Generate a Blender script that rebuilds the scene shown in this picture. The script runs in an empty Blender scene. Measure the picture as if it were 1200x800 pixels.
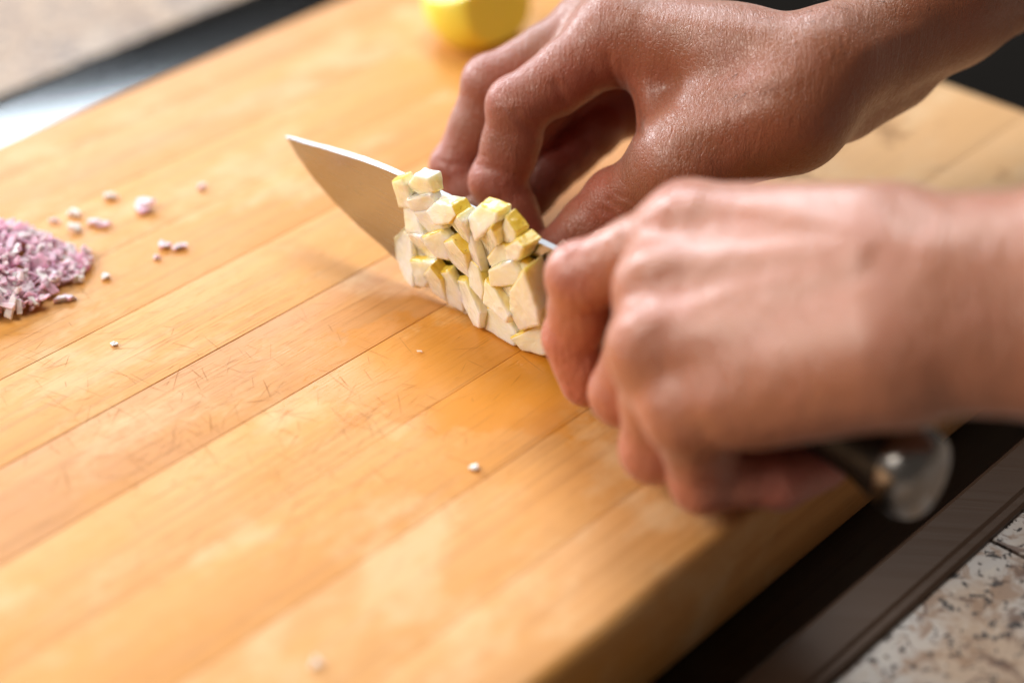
import bpy, math, random
import numpy as np
from mathutils import Vector, Matrix

# ------------------------------------------------------------------ camera, world, light
scn = bpy.context.scene
PITCH = math.radians(34.3); DIST = 580.0; FPX = 2330.0          # mm, pixels of a 1200 px wide frame
CAM = np.array([0, -DIST*math.cos(PITCH), DIST*math.sin(PITCH)])
FWD = np.array([0, math.cos(PITCH), -math.sin(PITCH)]); UPV = np.array([0, math.sin(PITCH), math.cos(PITCH)]); RGT = np.array([1., 0, 0])
cd = bpy.data.cameras.new('camera'); cam = bpy.data.objects.new('camera', cd); scn.collection.objects.link(cam)
cam.location = CAM*.001; cam.rotation_euler = (math.pi/2-PITCH, 0, 0)
cd.sensor_width = 36; cd.lens = FPX/1200*36; cd.clip_start = .01; cd.clip_end = 100
cd.dof.use_dof = True; cd.dof.focus_distance = .574; cd.dof.aperture_fstop = 3.2; cd.dof.aperture_blades = 9
scn.camera = cam
scn.render.engine = 'CYCLES'
scn.cycles.use_denoising = True
scn.cycles.max_bounces = 8; scn.cycles.caustics_reflective = False; scn.cycles.caustics_refractive = False
scn.cycles.sample_clamp_indirect = 6
scn.view_settings.view_transform = 'Standard'; scn.view_settings.look = 'None'
scn.view_settings.exposure = -0.15; scn.view_settings.gamma = 1.0; scn.view_settings.use_curve_mapping = False
w = bpy.data.worlds.new('World'); scn.world = w; w.use_nodes = True
w.node_tree.nodes['Background'].inputs[0].default_value = (1.0, .86, .74, 1)
w.node_tree.nodes['Background'].inputs[1].default_value = .12

def area(name, az, el, dist, sx, sy, power, col, target=(0, 0, 0)):
    """area light for a window, a ceiling lamp or added rim and fill: azimuth right of the view direction, elevation above the board"""
    l = bpy.data.lights.new(name, 'AREA'); l.shape = 'RECTANGLE'; l.size = sx; l.size_y = sy; l.energy = power; l.color = col
    o = bpy.data.objects.new(name, l); scn.collection.objects.link(o)
    a, e = math.radians(az), math.radians(el)
    o.location = Vector(target)+Vector((math.sin(a)*math.cos(e), math.cos(a)*math.cos(e), math.sin(e)))*dist
    d = Vector(target)-o.location
    o.rotation_euler = d.to_track_quat('-Z', 'Y').to_euler()
    return o
area('window_light', -19.0, 27.8, 2.6, .98, .34, 38, (.80, .90, 1.0))
area('rim_light_side', -46, 17, 2.6, 1.0, .8, 70, (.90, .95, 1.0))  # added light from the back left, for a bright rim on the fingers
area('skylight', -6, 53, 2.4, .9, .55, 14, (.88, .94, 1.0))
area('ceiling_lamp', 24, 68, 2.2, .9, .8, 27, (1.0, .96, .90))
area('fill_light_left', -104, 36, 2.2, 1.2, 1.0, 48, (1.0, .91, .81))  # added warm fill from the left, brightens the front faces of the pear

# ------------------------------------------------------------------ helpers
COL = scn.collection
def ray(x, y): return FWD+RGT*(x-600)/FPX+UPV*(400-y)/FPX
def on_plane(x, y, p0, n):
    r = ray(x, y); return CAM+r*(np.dot(np.asarray(p0, float)-CAM, n)/np.dot(r, n))
def at_z(x, y, z): return on_plane(x, y, (0, 0, z), np.array([0, 0, 1.]))

def mesh_obj(name, verts, faces, mats, parent=None, midx=None, smooth=False, mm=True):
    me = bpy.data.meshes.new(name)
    v = np.asarray(verts, dtype=float)*(.001 if mm else 1)
    me.from_pydata(v.tolist(), [], [list(f) for f in faces])
    for m in (mats if isinstance(mats, (list, tuple)) else [mats]): me.materials.append(m)
    if midx is not None: me.polygons.foreach_set('material_index', np.asarray(midx, dtype=np.int32))
    if smooth: me.polygons.foreach_set('use_smooth', np.ones(len(me.polygons), dtype=bool))
    me.update()
    o = bpy.data.objects.new(name, me); COL.objects.link(o)
    if parent: o.parent = parent
    return o
def empty(name, loc=(0, 0, 0)):
    o = bpy.data.objects.new(name, None); o.empty_display_size = .02; COL.objects.link(o); o.location = loc; return o
def tag(o, label=None, cat=None, group=None, kind=None):
    if label: o['label'] = label
    if cat: o['category'] = cat
    if group: o['group'] = group
    if kind: o['kind'] = kind
    return o
def bevel(o, wd, seg=2, ang=30):
    b = o.modifiers.new('bevel', 'BEVEL'); b.width = wd*.001; b.segments = seg; b.limit_method = 'ANGLE'; b.angle_limit = math.radians(ang); b.harden_normals = False
    return o

class NT:
    """small node-tree builder"""
    def __init__(s, name):
        s.m = bpy.data.materials.new(name); s.m.use_nodes = True; s.t = s.m.node_tree
        s.b = s.t.nodes['Principled BSDF']; s.o = s.t.nodes['Material Output']
    def n(s, typ, **kw):
        nd = s.t.nodes.new(typ)
        for k, v in kw.items():
            if k == 'ins':
                for i, x in v.items(): s.put(nd.inputs[i], x)
            else: setattr(nd, k, v)
        return nd
    def put(s, inp, x):
        if isinstance(x, bpy.types.NodeSocket): s.t.links.new(x, inp)
        elif isinstance(x, bpy.types.Node): s.t.links.new(x.outputs[0], inp)
        else: inp.default_value = x
    def math(s, op, a, b=0.0, c=None, clamp=False):
        nd = s.n('ShaderNodeMath', operation=op, use_clamp=clamp); s.put(nd.inputs[0], a); s.put(nd.inputs[1], b)
        if c is not None: s.put(nd.inputs[2], c)
        return nd.outputs[0]
    def mix(s, f, a, b, mode='MIX'):
        nd = s.n('ShaderNodeMix', data_type='RGBA', blend_type=mode)
        s.put(nd.inputs[0], f); s.put(nd.inputs[6], a if not isinstance(a, tuple) else (*a, 1)[:4]); s.put(nd.inputs[7], b if not isinstance(b, tuple) else (*b, 1)[:4])
        return nd.outputs[2]
    def noise(s, vec, scale, detail=2, rough=.5, dist=0.0, dim='3D'):
        nd = s.n('ShaderNodeTexNoise', noise_dimensions=dim); 
        if vec is not None: s.put(nd.inputs['Vector'], vec)
        s.put(nd.inputs['Scale'], scale); s.put(nd.inputs['Detail'], detail); s.put(nd.inputs['Roughness'], rough); s.put(nd.inputs['Distortion'], dist)
        return nd.outputs[0]
    def ramp(s, f, lo, hi, a=0.0, b=1.0, smooth=True):
        nd = s.n('ShaderNodeMapRange', interpolation_type='SMOOTHSTEP' if smooth else 'LINEAR', clamp=True)
        s.put(nd.inputs[0], f); s.put(nd.inputs[1], lo); s.put(nd.inputs[2], hi); s.put(nd.inputs[3], a); s.put(nd.inputs[4], b)
        return nd.outputs[0]
    def mapping(s, vec, loc=(0, 0, 0), rot=(0, 0, 0), scale=(1, 1, 1)):
        nd = s.n('ShaderNodeMapping'); s.put(nd.inputs[0], vec); nd.inputs[1].default_value = loc; nd.inputs[2].default_value = rot; nd.inputs[3].default_value = scale
        return nd.outputs[0]
    def bump(s, h, dist, strength=1.0, normal=None):
        nd = s.n('ShaderNodeBump'); s.put(nd.inputs['Height'], h); nd.inputs['Distance'].default_value = dist; nd.inputs['Strength'].default_value = strength
        if normal is not None: s.put(nd.inputs['Normal'], normal)
        return nd.outputs[0]
    def obj(s): return s.n('ShaderNodeTexCoord').outputs['Object']
    def set(s, **kw):
        for k, v in kw.items():
            inp = s.b.inputs[k.replace('_', ' ')]
            if isinstance(v, tuple) and len(v) == 3 and inp.type == 'RGBA': v = (*v, 1)
            s.put(inp, v)
        return s.m

# ------------------------------------------------------------------ materials
def simple(name, col, rough=.5, metal=0.0, spec=.5):
    t = NT(name); return t.set(Base_Color=col, Roughness=rough, Metallic=metal, Specular_IOR_Level=spec)

def wood_material():
    # object space of the board: x along the grain, y across, z up (metres)
    t = NT('maple_board')
    p = t.n('ShaderNodeNewGeometry').outputs['Position']
    q = t.mapping(p, rot=(0, 0, -math.radians(GRAIN)))
    rnd = t.n('ShaderNodeObjectInfo').outputs['Random']
    off = t.n('ShaderNodeCombineXYZ'); t.put(off.inputs[0], t.math('MULTIPLY', rnd, 7.3)); t.put(off.inputs[1], t.math('MULTIPLY', rnd, 3.1))
    qq = t.n('ShaderNodeVectorMath', operation='ADD'); t.put(qq.inputs[0], q); t.put(qq.inputs[1], off.outputs[0]); qv = qq.outputs[0]
    fine = t.noise(t.mapping(qv, scale=(9, 1700, 1700)), 1.0, 2, .5)
    med = t.noise(t.mapping(qv, scale=(3.0, 330, 330)), 1.0, 2, .5, .3)
    broad = t.noise(t.mapping(qv, scale=(5, 60, 60)), 1.0, 2, .5, .5)
    pores = t.ramp(t.noise(t.mapping(qv, loc=(5, 5, 5), scale=(130, 2600, 2600)), 1.0, 1), .64, .72)
    blotch = t.noise(t.mapping(q, scale=(13, 24, 20)), 1.0, 5, .66)
    worn = t.noise(t.mapping(q, loc=(3, 1, 0), scale=(17, 27, 20)), 1.0, 5, .68)
    base = t.n('ShaderNodeObjectInfo').outputs['Color']
    c = t.mix(t.math('MULTIPLY', t.ramp(broad, .32, .70), .30), base, (.72, .375, .10))
    c = t.mix(t.math('MULTIPLY', t.ramp(med, .46, .68), .45), c, (.46, .20, .045))
    c = t.mix(t.math('MULTIPLY', t.ramp(fine, .45, .70), .38), c, (.42, .18, .045))
    c = t.mix(t.math('MULTIPLY', pores, .45), c, (.34, .14, .035))
    c = t.mix(t.math('MULTIPLY', t.ramp(blotch, .46, .66), .55), c, (.64, .27, .03))
    c = t.mix(t.math('MULTIPLY', t.ramp(worn, .48, .66), .52), c, (.74, .52, .29))
    # dull grey-tan worn zone with dark spots at the far end
    sp = t.n('ShaderNodeSeparateXYZ', ins={0: q})
    wn = t.noise(t.mapping(q, loc=(1, 7, 0), scale=(34, 48, 20)), 1.0, 4, .65)
    zone = t.math('MULTIPLY', t.ramp(t.math('ADD', sp.outputs[0], t.math('MULTIPLY', wn, .09)), .115, .165), t.ramp(sp.outputs[1], .075, .0))
    c = t.mix(t.math('MULTIPLY', zone, .62), c, (.52, .37, .22))
    c = t.mix(t.math('MULTIPLY', t.math('MULTIPLY', zone, t.ramp(wn, .56, .68)), .7), c, (.25, .13, .05))
    # juice soaked into the wood round the chopped fruit
    mpos = t.n('ShaderNodeVectorMath', operation='SUBTRACT'); t.put(mpos.inputs[0], p); mpos.inputs[1].default_value = (-.012, -.016, 0)
    mm_ = t.mapping(mpos.outputs[0], rot=(0, 0, math.radians(42.6)), scale=(1/.058, 1/.033, 0))
    ln = t.n('ShaderNodeVectorMath', operation='LENGTH'); t.put(ln.inputs[0], mm_)
    wob = t.noise(t.mapping(p, scale=(75, 75, 0)), 1.0, 4, .62)
    dj = t.math('ADD', ln.outputs['Value'], t.math('MULTIPLY', t.math('SUBTRACT', wob, .5), 1.5))
    wet = t.ramp(dj, 1.0, .80)
    c = t.mix(t.math('MULTIPLY', wet, .72), c, t.mix(.82, c, (.44, .165, .018), 'MULTIPLY') if False else (.60, .225, .012))
    h = t.math('ADD', t.math('MULTIPLY', fine, .5), t.math('MULTIPLY', pores, -.6))
    nb = t.bump(h, .0003, .45)
    rough = t.math('SUBTRACT', t.ramp(worn, .3, .7, .47, .58), t.math('MULTIPLY', wet, .16))
    return t.set(Base_Color=c, Roughness=rough, Normal=nb, Specular_IOR_Level=.33)
GRAIN = 47.6
M_WOOD = wood_material()

def granite_material():
    t = NT('polished_granite'); p = t.obj()
    big = t.noise(p, 13, 3, .6); mid = t.noise(p, 120, 4, .68, .6); sm = t.noise(t.mapping(p, loc=(2, 5, 1)), 300, 3, .7)
    vein = t.noise(t.mapping(p, loc=(7, 1, 3)), 60, 5, .72, 1.5)
    c = t.mix(t.ramp(big, .40, .56), t.n('ShaderNodeObjectInfo').outputs['Color'], (.37, .28, .205))
    c = t.mix(t.math('MULTIPLY', t.ramp(mid, .47, .62), .8), c, (.24, .145, .085))
    c = t.mix(t.ramp(mid, .40, .30), c, (.46, .42, .37))
    c = t.mix(t.math('MULTIPLY', t.ramp(vein, .53, .62), .85), c, (.105, .055, .035))
    c = t.mix(t.ramp(sm, .57, .61), c, (.03, .022, .02))
    return t.set(Base_Color=c, Roughness=.5, Specular_IOR_Level=.35, Normal=t.bump(sm, .0003, .2))
M_GRANITE = granite_material()
M_GLASS = simple('black_glass', (.003, .003, .003), .06, 0, .38)
def trim_material():
    t = NT('dark_steel_trim'); p = t.obj()
    s_ = t.noise(t.mapping(p, rot=(0, 0, -math.radians(GRAIN)), scale=(8, 900, 1)), 1.0, 2)
    return t.set(Base_Color=(.062, .037, .024), Metallic=0.0, Specular_IOR_Level=.22, Roughness=t.ramp(s_, .3, .7, .30, .42))
M_TRIM = trim_material()
M_GROUT = simple('tile_joint', (.05, .04, .03), .9)

def steel_material():
    t = NT('blade_steel'); p = t.obj()
    s_ = t.noise(t.mapping(p, scale=(60, 60, 1800)), 1.0, 2, .6)
    s2 = t.noise(p, 120, 3, .6)
    return t.set(Base_Color=(.47, .465, .46), Metallic=1.0, Roughness=t.math('ADD', t.ramp(s_, .3, .7, .17, .25), t.math('MULTIPLY', s2, .06)), Normal=t.bump(s_, .00004, .5))
M_STEEL = steel_material()
M_SPINE = simple('spine_steel', (.50, .50, .51), .34, 1.0)
def handle_material():
    t = NT('black_handle'); n_ = t.noise(t.obj(), 300, 2)
    return t.set(Base_Color=(.010, .009, .009), Roughness=t.ramp(n_, .3, .7, .30, .42), Specular_IOR_Level=.4)
M_HANDLE = handle_material()
M_CAP = simple('end_cap_steel', (.30, .29, .28), .25, 1.0)

def flesh_material():
    t = NT('pear_flesh'); p = t.n('ShaderNodeNewGeometry').outputs['Position']
    a = t.noise(p, 300, 2, .5); b = t.noise(p, 1600, 2, .6); d = t.noise(p, 70, 2)
    sk = t.n('ShaderNodeAttribute', attribute_name='skin').outputs['Fac']
    c = t.mix(t.ramp(a, .3, .75), (.96, .93, .78), (.98, .97, .90))
    c = t.mix(t.math('MULTIPLY', t.ramp(d, .45, .7), .25), c, (.90, .82, .50))
    c = t.mix(t.math('MULTIPLY', sk, .9), c, (.80, .62, .08))
    return t.set(Base_Color=c, Roughness=t.ramp(a, .3, .7, .16, .28), Subsurface_Weight=.7, Subsurface_Radius=(1.0, .85, .5), Subsurface_Scale=.004, Normal=t.bump(t.math('ADD', a, t.math('MULTIPLY', b, .25)), .0002, .25), Coat_Weight=.7, Coat_Roughness=.06)
def pskin_material():
    t = NT('pear_skin'); p = t.n('ShaderNodeNewGeometry').outputs['Position']
    a = t.noise(p, 260, 3, .6); b = t.noise(p, 1200, 1)
    c = t.mix(t.ramp(a, .35, .7), (.76, .52, .045), (.80, .62, .13))
    c = t.mix(t.ramp(b, .68, .74), c, (.42, .24, .03))
    return t.set(Base_Color=c, Roughness=.30, Subsurface_Weight=.2, Subsurface_Radius=(1, .7, .1), Subsurface_Scale=.0012, Coat_Weight=.2)
M_LEMON = NT('yellow_fruit').set(Base_Color=(.86, .76, .10), Roughness=.35, Subsurface_Weight=.4, Subsurface_Radius=(1, .8, .1), Subsurface_Scale=.004)
M_FLESH = flesh_material(); M_PSKIN = pskin_material()

def onion_material():
    t = NT('red_onion'); p = t.n('ShaderNodeNewGeometry').outputs['Position']
    rnd = t.n('ShaderNodeNewGeometry').outputs['Random Per Island']
    a = t.noise(p, 240, 2); 
    k = t.math('ADD', t.math('MULTIPLY', rnd, .75), t.math('MULTIPLY', a, .4))
    c = t.mix(t.ramp(k, .25, .62), (.92, .80, .82), (.82, .50, .63))
    c = t.mix(t.ramp(k, .86, 1.05), c, (.56, .22, .36))
    return t.set(Base_Color=c, Roughness=.38, Subsurface_Weight=.5, Subsurface_Radius=(1, .6, .7), Subsurface_Scale=.003)
M_ONION = onion_material()
M_WHITE = NT('pale_onion').set(Base_Color=(.88, .80, .78), Roughness=.45, Subsurface_Weight=.4, Subsurface_Radius=(1, .7, .7), Subsurface_Scale=.003)

def skin_material(name, tan, pink, rough0=.40, fuzz=.25, wet=0.0, wrk=.00055):
    t = NT(name); p = t.n('ShaderNodeNewGeometry').outputs['Position']
    fl = t.n('ShaderNodeAttribute', attribute_name='flush').outputs['Fac']
    mot = t.noise(p, 55, 4, .65); fine = t.noise(p, 420, 3, .6)
    k = t.math('ADD', fl, t.math('MULTIPLY', t.math('SUBTRACT', mot, .5), .7), clamp=True)
    c = t.mix(k, tan, pink)
    c = t.mix(t.math('MULTIPLY', t.ramp(fine, .56, .72), .22), c, tuple(x*.62 for x in tan))
    c = t.mix(t.math('MULTIPLY', t.ramp(t.noise(p, 26, 2), .55, .7), .25), c, tuple(min(1, x*1.25) for x in tan))
    # skin relief: a net of fine creases running across the limb
    wv = t.noise(p, 160, 2)
    dv = t.n('ShaderNodeVectorMath', operation='ADD'); t.put(dv.inputs[0], p)
    sc = t.n('ShaderNodeVectorMath', operation='SCALE'); t.put(sc.inputs[0], t.n('ShaderNodeTexNoise', ins={'Vector': p, 'Scale': 220}).outputs['Color']); sc.inputs['Scale'].default_value = .0018
    t.put(dv.inputs[1], sc.outputs[0])
    v1 = t.n('ShaderNodeTexVoronoi', feature='DISTANCE_TO_EDGE', ins={'Vector': t.mapping(dv.outputs[0], scale=(1450, 700, 700)), 'Scale': 1.0}).outputs['Distance']
    net = t.ramp(v1, 0, .16)
    lines = t.noise(t.mapping(dv.outputs[0], rot=(0, 0, -.55), scale=(1500, 220, 220)), 1.0, 3, .6)
    h = t.math('ADD', t.math('MULTIPLY', net, .35), t.math('ADD', t.math('MULTIPLY', lines, 1.15), t.math('MULTIPLY', fine, .2)))
    wr = t.noise(t.mapping(p, rot=(0, 0, -.3), scale=(330, 130, 130)), 1.0, 3, .55, .8)
    nb = t.bump(h, .00034, .6, t.bump(wr, wrk, .8))
    rg = t.ramp(t.noise(p, 700, 2), .3, .7, rough0-.06, rough0+.10)
    return t.set(Base_Color=c, Roughness=rg, Normal=nb, Subsurface_Weight=.22, Subsurface_Radius=(1.0, .36, .22), Subsurface_Scale=.0035, Specular_IOR_Level=.65,
                 Sheen_Weight=fuzz, Sheen_Roughness=.35, Sheen_Tint=(1, .93, .9), Coat_Weight=wet, Coat_Roughness=.28)
M_SKIN_A = skin_material('skin_far_hand', (.285, .098, .044), (.40, .085, .062), .39, .35, .06)
M_SKIN_B = skin_material('skin_near_hand', (.42, .158, .084), (.53, .14, .108), .35, .25, .3, .0017)
def nail_material():
    t = NT('fingernail'); return t.set(Base_Color=(.60, .36, .30), Roughness=.25, Subsurface_Weight=.2, Subsurface_Radius=(1, .4, .3), Subsurface_Scale=.002, Coat_Weight=.3)
M_NAIL = nail_material()

# ------------------------------------------------------------------ setting: countertop, cooktop, cutting board
gz = math.radians(GRAIN)
G = np.array([math.cos(gz), math.sin(gz), 0]); N = np.array([-math.sin(gz), math.cos(gz), 0])   # along / across the grain
BT = 31.0                                          # board thickness; the board rests on the glass
def sn(s, n, z=0): return G*s+N*n+np.array([0, 0, z])
def sn_box(name, s0, s1, n0, n1, z0, z1, mat, parent=None, smooth=False):
    v = [sn(s, n, z) for z in (z0, z1) for n in (n0, n1) for s in (s0, s1)]
    f = [(0, 2, 3, 1), (4, 5, 7, 6), (0, 1, 5, 4), (2, 6, 7, 3), (0, 4, 6, 2), (1, 3, 7, 5)]
    return mesh_obj(name, v, f, mat, parent)
ZG = -BT-.2                                         # glass surface
ZC = ZG-3.2                                         # granite surface
# granite tiles round the cooktop
ct = empty('countertop'); tag(ct, kind='structure')
NEAR, FAR, S0, S1 = -132.5, 288.0, -330.0, 520.0
def tile(s0, s1, n0, n1, col=(.43, .415, .40, 1)):
    g = sn_box('granite_tile', s0+.5, s1-.5, n0+.5, n1-.5, ZC-12, ZC, M_GRANITE, ct); g.color = col; bevel(g, .7, 2)
tile_cut = 55.0
for a, b in ((-400, -250), (-250, tile_cut), (tile_cut, 360), (360, 640)):
    tile(a, b, NEAR-305, NEAR+6)
for a, b in ((-400, -95), (-95, 210), (210, 640)): tile(a, b, FAR-6, FAR+299, (.38, .25, .145, 1))
sn_box('tile_bed', -400, 640, NEAR-305, FAR+299, ZC-20, ZC-12.3, M_GROUT, ct)

ck = empty('cooktop'); tag(ck, 'black glass cooktop with a dark steel rim, under the cutting board', 'cooktop')
bevel(sn_box('glass_plate', S0, S1, -117, FAR-4, ZG-4, ZG, M_GLASS, ck), .4, 2)
def profile_strip(name, prof, s0, s1, mat, parent):
    v = [sn(s, n, z) for s in (s0, s1) for n, z in prof]; k = len(prof)
    f = [(i, (i+1) % k, k+(i+1) % k, k+i) for i in range(k)]+[tuple(range(k))[::-1], tuple(range(k, 2*k))]
    return mesh_obj(name, v, f, mat, parent)
profile_strip('rim', [(-116.8, ZG-4), (-116.8, ZG+.9), (-118, ZG+1.4), (-128.5, ZG+.2), (-129.5, ZG-.6), (-131.4, ZG-.9), (-132.3, ZG-1.8), (-132.3, ZG-4)], S0-2, S1+2, M_TRIM, ck)
profile_strip('rim', [(FAR-4.2, ZG-4), (FAR-4.2, ZG+.9), (FAR-3, ZG+1.4), (FAR+5, ZG+.2), (FAR+6, ZG-1.8), (FAR+6, ZG-3.1)], S0-2, S1+2, M_GLASS, ck)

# maple board of glued planks
bd = empty('cutting_board', sn(0, 0, -BT)*.001); tag(bd, 'thick honey-coloured maple cutting board made of long glued planks', 'cutting board')
JOINTS = [-99.5, -71, -38, -5, 28, 60.5, 94.2, 126, 157.5, 188, 211]
rngb = random.Random(4)
TONE = [(0.64, 0.319, 0.107), (0.65, 0.315, 0.09), (0.65, 0.287, 0.056), (0.679, 0.342, 0.099), (0.563, 0.25, 0.077), (0.669, 0.305, 0.065), (0.64, 0.282, 0.052), (0.669, 0.31, 0.069), (0.63, 0.291, 0.082), (0.611, 0.291, 0.086)]
for i in range(len(JOINTS)-1):
    n0, n1 = JOINTS[i], JOINTS[i+1]
    g0 = .05 if i else 0; g1 = .05 if i < len(JOINTS)-2 else 0
    if JOINTS[i] in (28, 60.5): g0 = .13
    if JOINTS[i+1] in (28, 60.5): g1 = .13
    dz = rngb.uniform(-.10, .04)
    # cross-section with eased edges; outer planks get a rounded board edge
    def edge(n, sgn, g, outer):
        R = 4.0 if outer else .14; nn = n-sgn*g
        pts = []
        for k in range(7):
            a = k/6*math.pi/2
            pts.append((nn-sgn*R*(1-math.sin(a)), dz-R*(1-math.cos(a))))
        return pts[::-1]      # from side up to the top
    right = edge(n0, -1, g0, i == 0); left = edge(n1, 1, g1, i == len(JOINTS)-2)
    prof = [(n0+g0, -BT)]+right+left[::-1]+[(n1-g1, -BT)]
    k = len(prof); s0, s1 = -262.0, 228.0
    v = [sn(s, n, z) for s in (s0, s0+1.5, s1-1.5, s1) for n, z in prof]
    for q in list(range(k))+list(range(3*k, 4*k)):
        if v[q][2] > -2: v[q] = v[q]-np.array([0, 0, 1.5])
    f = []
    for ss in range(3): f += [(ss*k+j, ss*k+(j+1) % k, (ss+1)*k+(j+1) % k, (ss+1)*k+j) for j in range(k)]
    f += [tuple(range(k))[::-1], tuple(range(3*k, 4*k))]
    v = [p-sn(0, 0, -BT) for p in v]
    po = mesh_obj('plank', v, f, M_WOOD, bd); po.color = (*TONE[i], 1)
    for pl in po.data.polygons: pl.use_smooth = len(pl.vertices) == 4
    try: po.data.set_sharp_from_angle(angle=math.radians(35))
    except Exception: pass

# fine knife scratches on the work surface: shallow dark cuts
def scratches():
    t = NT('scratch'); M = t.set(Base_Color=(.30, .12, .03), Roughness=.8, Alpha=.55, Specular_IOR_Level=.1)
    rg = random.Random(21); V = []; F_ = []
    def stroke(x, y, ang, ln, wd, bend):
        p = at_z(x, y, 0); b0 = len(V); K = 5
        d = np.array([math.cos(ang), math.sin(ang), 0]); e = np.array([-d[1], d[0], 0])
        for k in range(K):
            f = k/(K-1); c = p+d*(f-.5)*ln+e*bend*(f-.5)**2*ln; w_ = wd*(math.sin(math.pi*min(.97, max(.03, f)))**.6)
            for sg in (-1, 1): q = c+e*sg*w_/2; V.append(np.array([q[0], q[1], .055]))
        for k in range(K-1): a = b0+2*k; F_.append((a, a+1, a+3, a+2))
    for i in range(420):
        x = rg.gauss(270, 190); y = rg.gauss(495, 75)
        if x > 640 or y < 330 or x < -60: continue
        ang = gz+math.pi/2+rg.gauss(0, .55) if rg.random() < .6 else gz+rg.gauss(0, .45)
        stroke(x, y, ang, rg.uniform(2, 9)*rg.uniform(.6, 1.8), rg.uniform(.06, .16), rg.uniform(-.05, .05))
    for i in range(60):
        stroke(rg.uniform(-30, 640), rg.uniform(330, 640), gz+rg.gauss(0, .03), rg.uniform(10, 38), rg.uniform(.06, .14), rg.uniform(-.04, .04))
    for x, y, a, ln in ((313, 455, 1.9, 9), (247, 496, 1.75, 10), (78, 560, 1.9, 12), (345, 515, 1.2, 6), (300, 470, .2, 8), (120, 535, .3, 6)): stroke(x, y, a, ln, .24, .05)
    o = mesh_obj('knife_scratches', [v-sn(0, 0, -BT) for v in V], F_, M, bd); tag(o, kind='stuff')
scratches()

# ------------------------------------------------------------------ knife
KA = math.radians(42.6); KB = np.array([11.9, -7.9, 0.])
KT = np.array([-math.cos(KA), math.sin(KA), 0]); KM = np.array([-math.sin(KA), -math.cos(KA), 0])   # towards the tip / towards the viewer side
def kn(u, m, z): return KB+KT*u+KM*m+np.array([0, 0, z])
knife = empty('chef_knife', kn(0, 0, 0)*.001); tag(knife, 'steel chef knife with black handle and round metal end cap, held upright on the board', 'knife')
KO = kn(0, 0, 0)
spine = [(-16, 37.1), (0, 37), (20, 37.15), (45, 37.25), (60, 37.2), (68, 36.9), (76, 36.3), (86, 35.0), (94, 33.9), (101, 32.6), (107, 31.8), (111.7, 31.0)]
edg = [(-16, .4), (0, .3), (20, .3), (38, .7), (52, 2.6), (62, 5.2), (70.5, 8.4), (80, 11.1), (91, 15.5), (100, 20.4), (107, 25.9), (111.2, 30.6)]
v = []; rows = 7
for (us, zs), (ue, ze) in zip(spine, edg):
    full = 1.05 if us < 90 else 1.05-.55*(us-90)/20
    for r in range(rows):
        k = r/(rows-1); th = full*(1-k)**.85+.06
        for sg in (1, -1): v.append(kn(us+(ue-us)*k, sg*th, zs+(ze-zs)*k)-KO)
f = []; mi = []
st = rows*2
for i in range(len(spine)-1):
    for r in range(rows-1):
        for s_ in (0, 1):
            a = i*st+r*2+s_; b = a+2; c = a+st+2; d = a+st
            f.append((a, d, c, b) if s_ == 0 else (a, b, c, d)); mi.append(0)
    f.append((i*st, i*st+1, (i+1)*st+1, (i+1)*st)); mi.append(1)
    e = i*st+(rows-1)*2; f.append((e, e+st, e+st+1, e+1)); mi.append(0)
f.append(tuple([r*2 for r in range(rows)]+[r*2+1 for r in reversed(range(rows))])); mi.append(0)
e = (len(spine)-1)*st; f.append(tuple([e+r*2+1 for r in range(rows)]+[e+r*2 for r in reversed(range(rows))])); mi.append(0)
blade = mesh_obj('blade', v, f, [M_STEEL, M_SPINE], knife, mi)
for pl in blade.data.polygons: pl.use_smooth = len(pl.vertices) == 4
blade.data.set_sharp_from_angle(angle=math.radians(30))
HM = 4.8                                            # the handle's axis stands this far off the blade's middle plane
def loft(name, secs, mat, parent, seg=28):
    """secs: (u, z centre, half width, half height)"""
    v = []; f = []
    for u, zc, a, b in secs:
        for k in range(seg):
            an = 2*math.pi*k/seg; v.append(kn(u, HM+a*math.cos(an), zc+b*math.sin(an))-KO)
    for i in range(len(secs)-1):
        for k in range(seg): f.append((i*seg+k, i*seg+(k+1) % seg, (i+1)*seg+(k+1) % seg, (i+1)*seg+k))
    f.append(tuple(range(seg))[::-1]); f.append(tuple(range((len(secs)-1)*seg, len(secs)*seg)))
    return mesh_obj(name, v, f, mat, parent, smooth=True)
loft('bolster', [(-13, 30, 2.5, 8), (-16, 30, 5, 9), (-20, 30, 7, 9.5), (-24, 30, 7.5, 9.5)], M_CAP, knife)
loft('handle', [(-24, 30, 7.6, 9.4), (-40, 30, 8.2, 9.8), (-60, 29.5, 8.4, 10), (-80, 28.5, 8.0, 9.0), (-95, 27.5, 7.8, 8.6), (-108, 26.6, 8.8, 10.2), (-117, 25.8, 10.4, 12.2)], M_HANDLE, knife)
loft('end_cap', [(-117, 25.8, 10.3, 12.2), (-117.5, 25.8, 10.8, 12.6), (-122, 25.6, 11.2, 12.8), (-125, 25.5, 10.6, 12.0), (-127, 25.5, 9.0, 10.2), (-128.2, 25.5, 6.0, 6.8), (-128.6, 25.5, 2, 2.4)], M_CAP, knife)
for o in knife.children:
    if o.name.startswith(('bolster', 'end_cap', 'handle')): o.data.set_sharp_from_angle(angle=math.radians(40))

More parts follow.
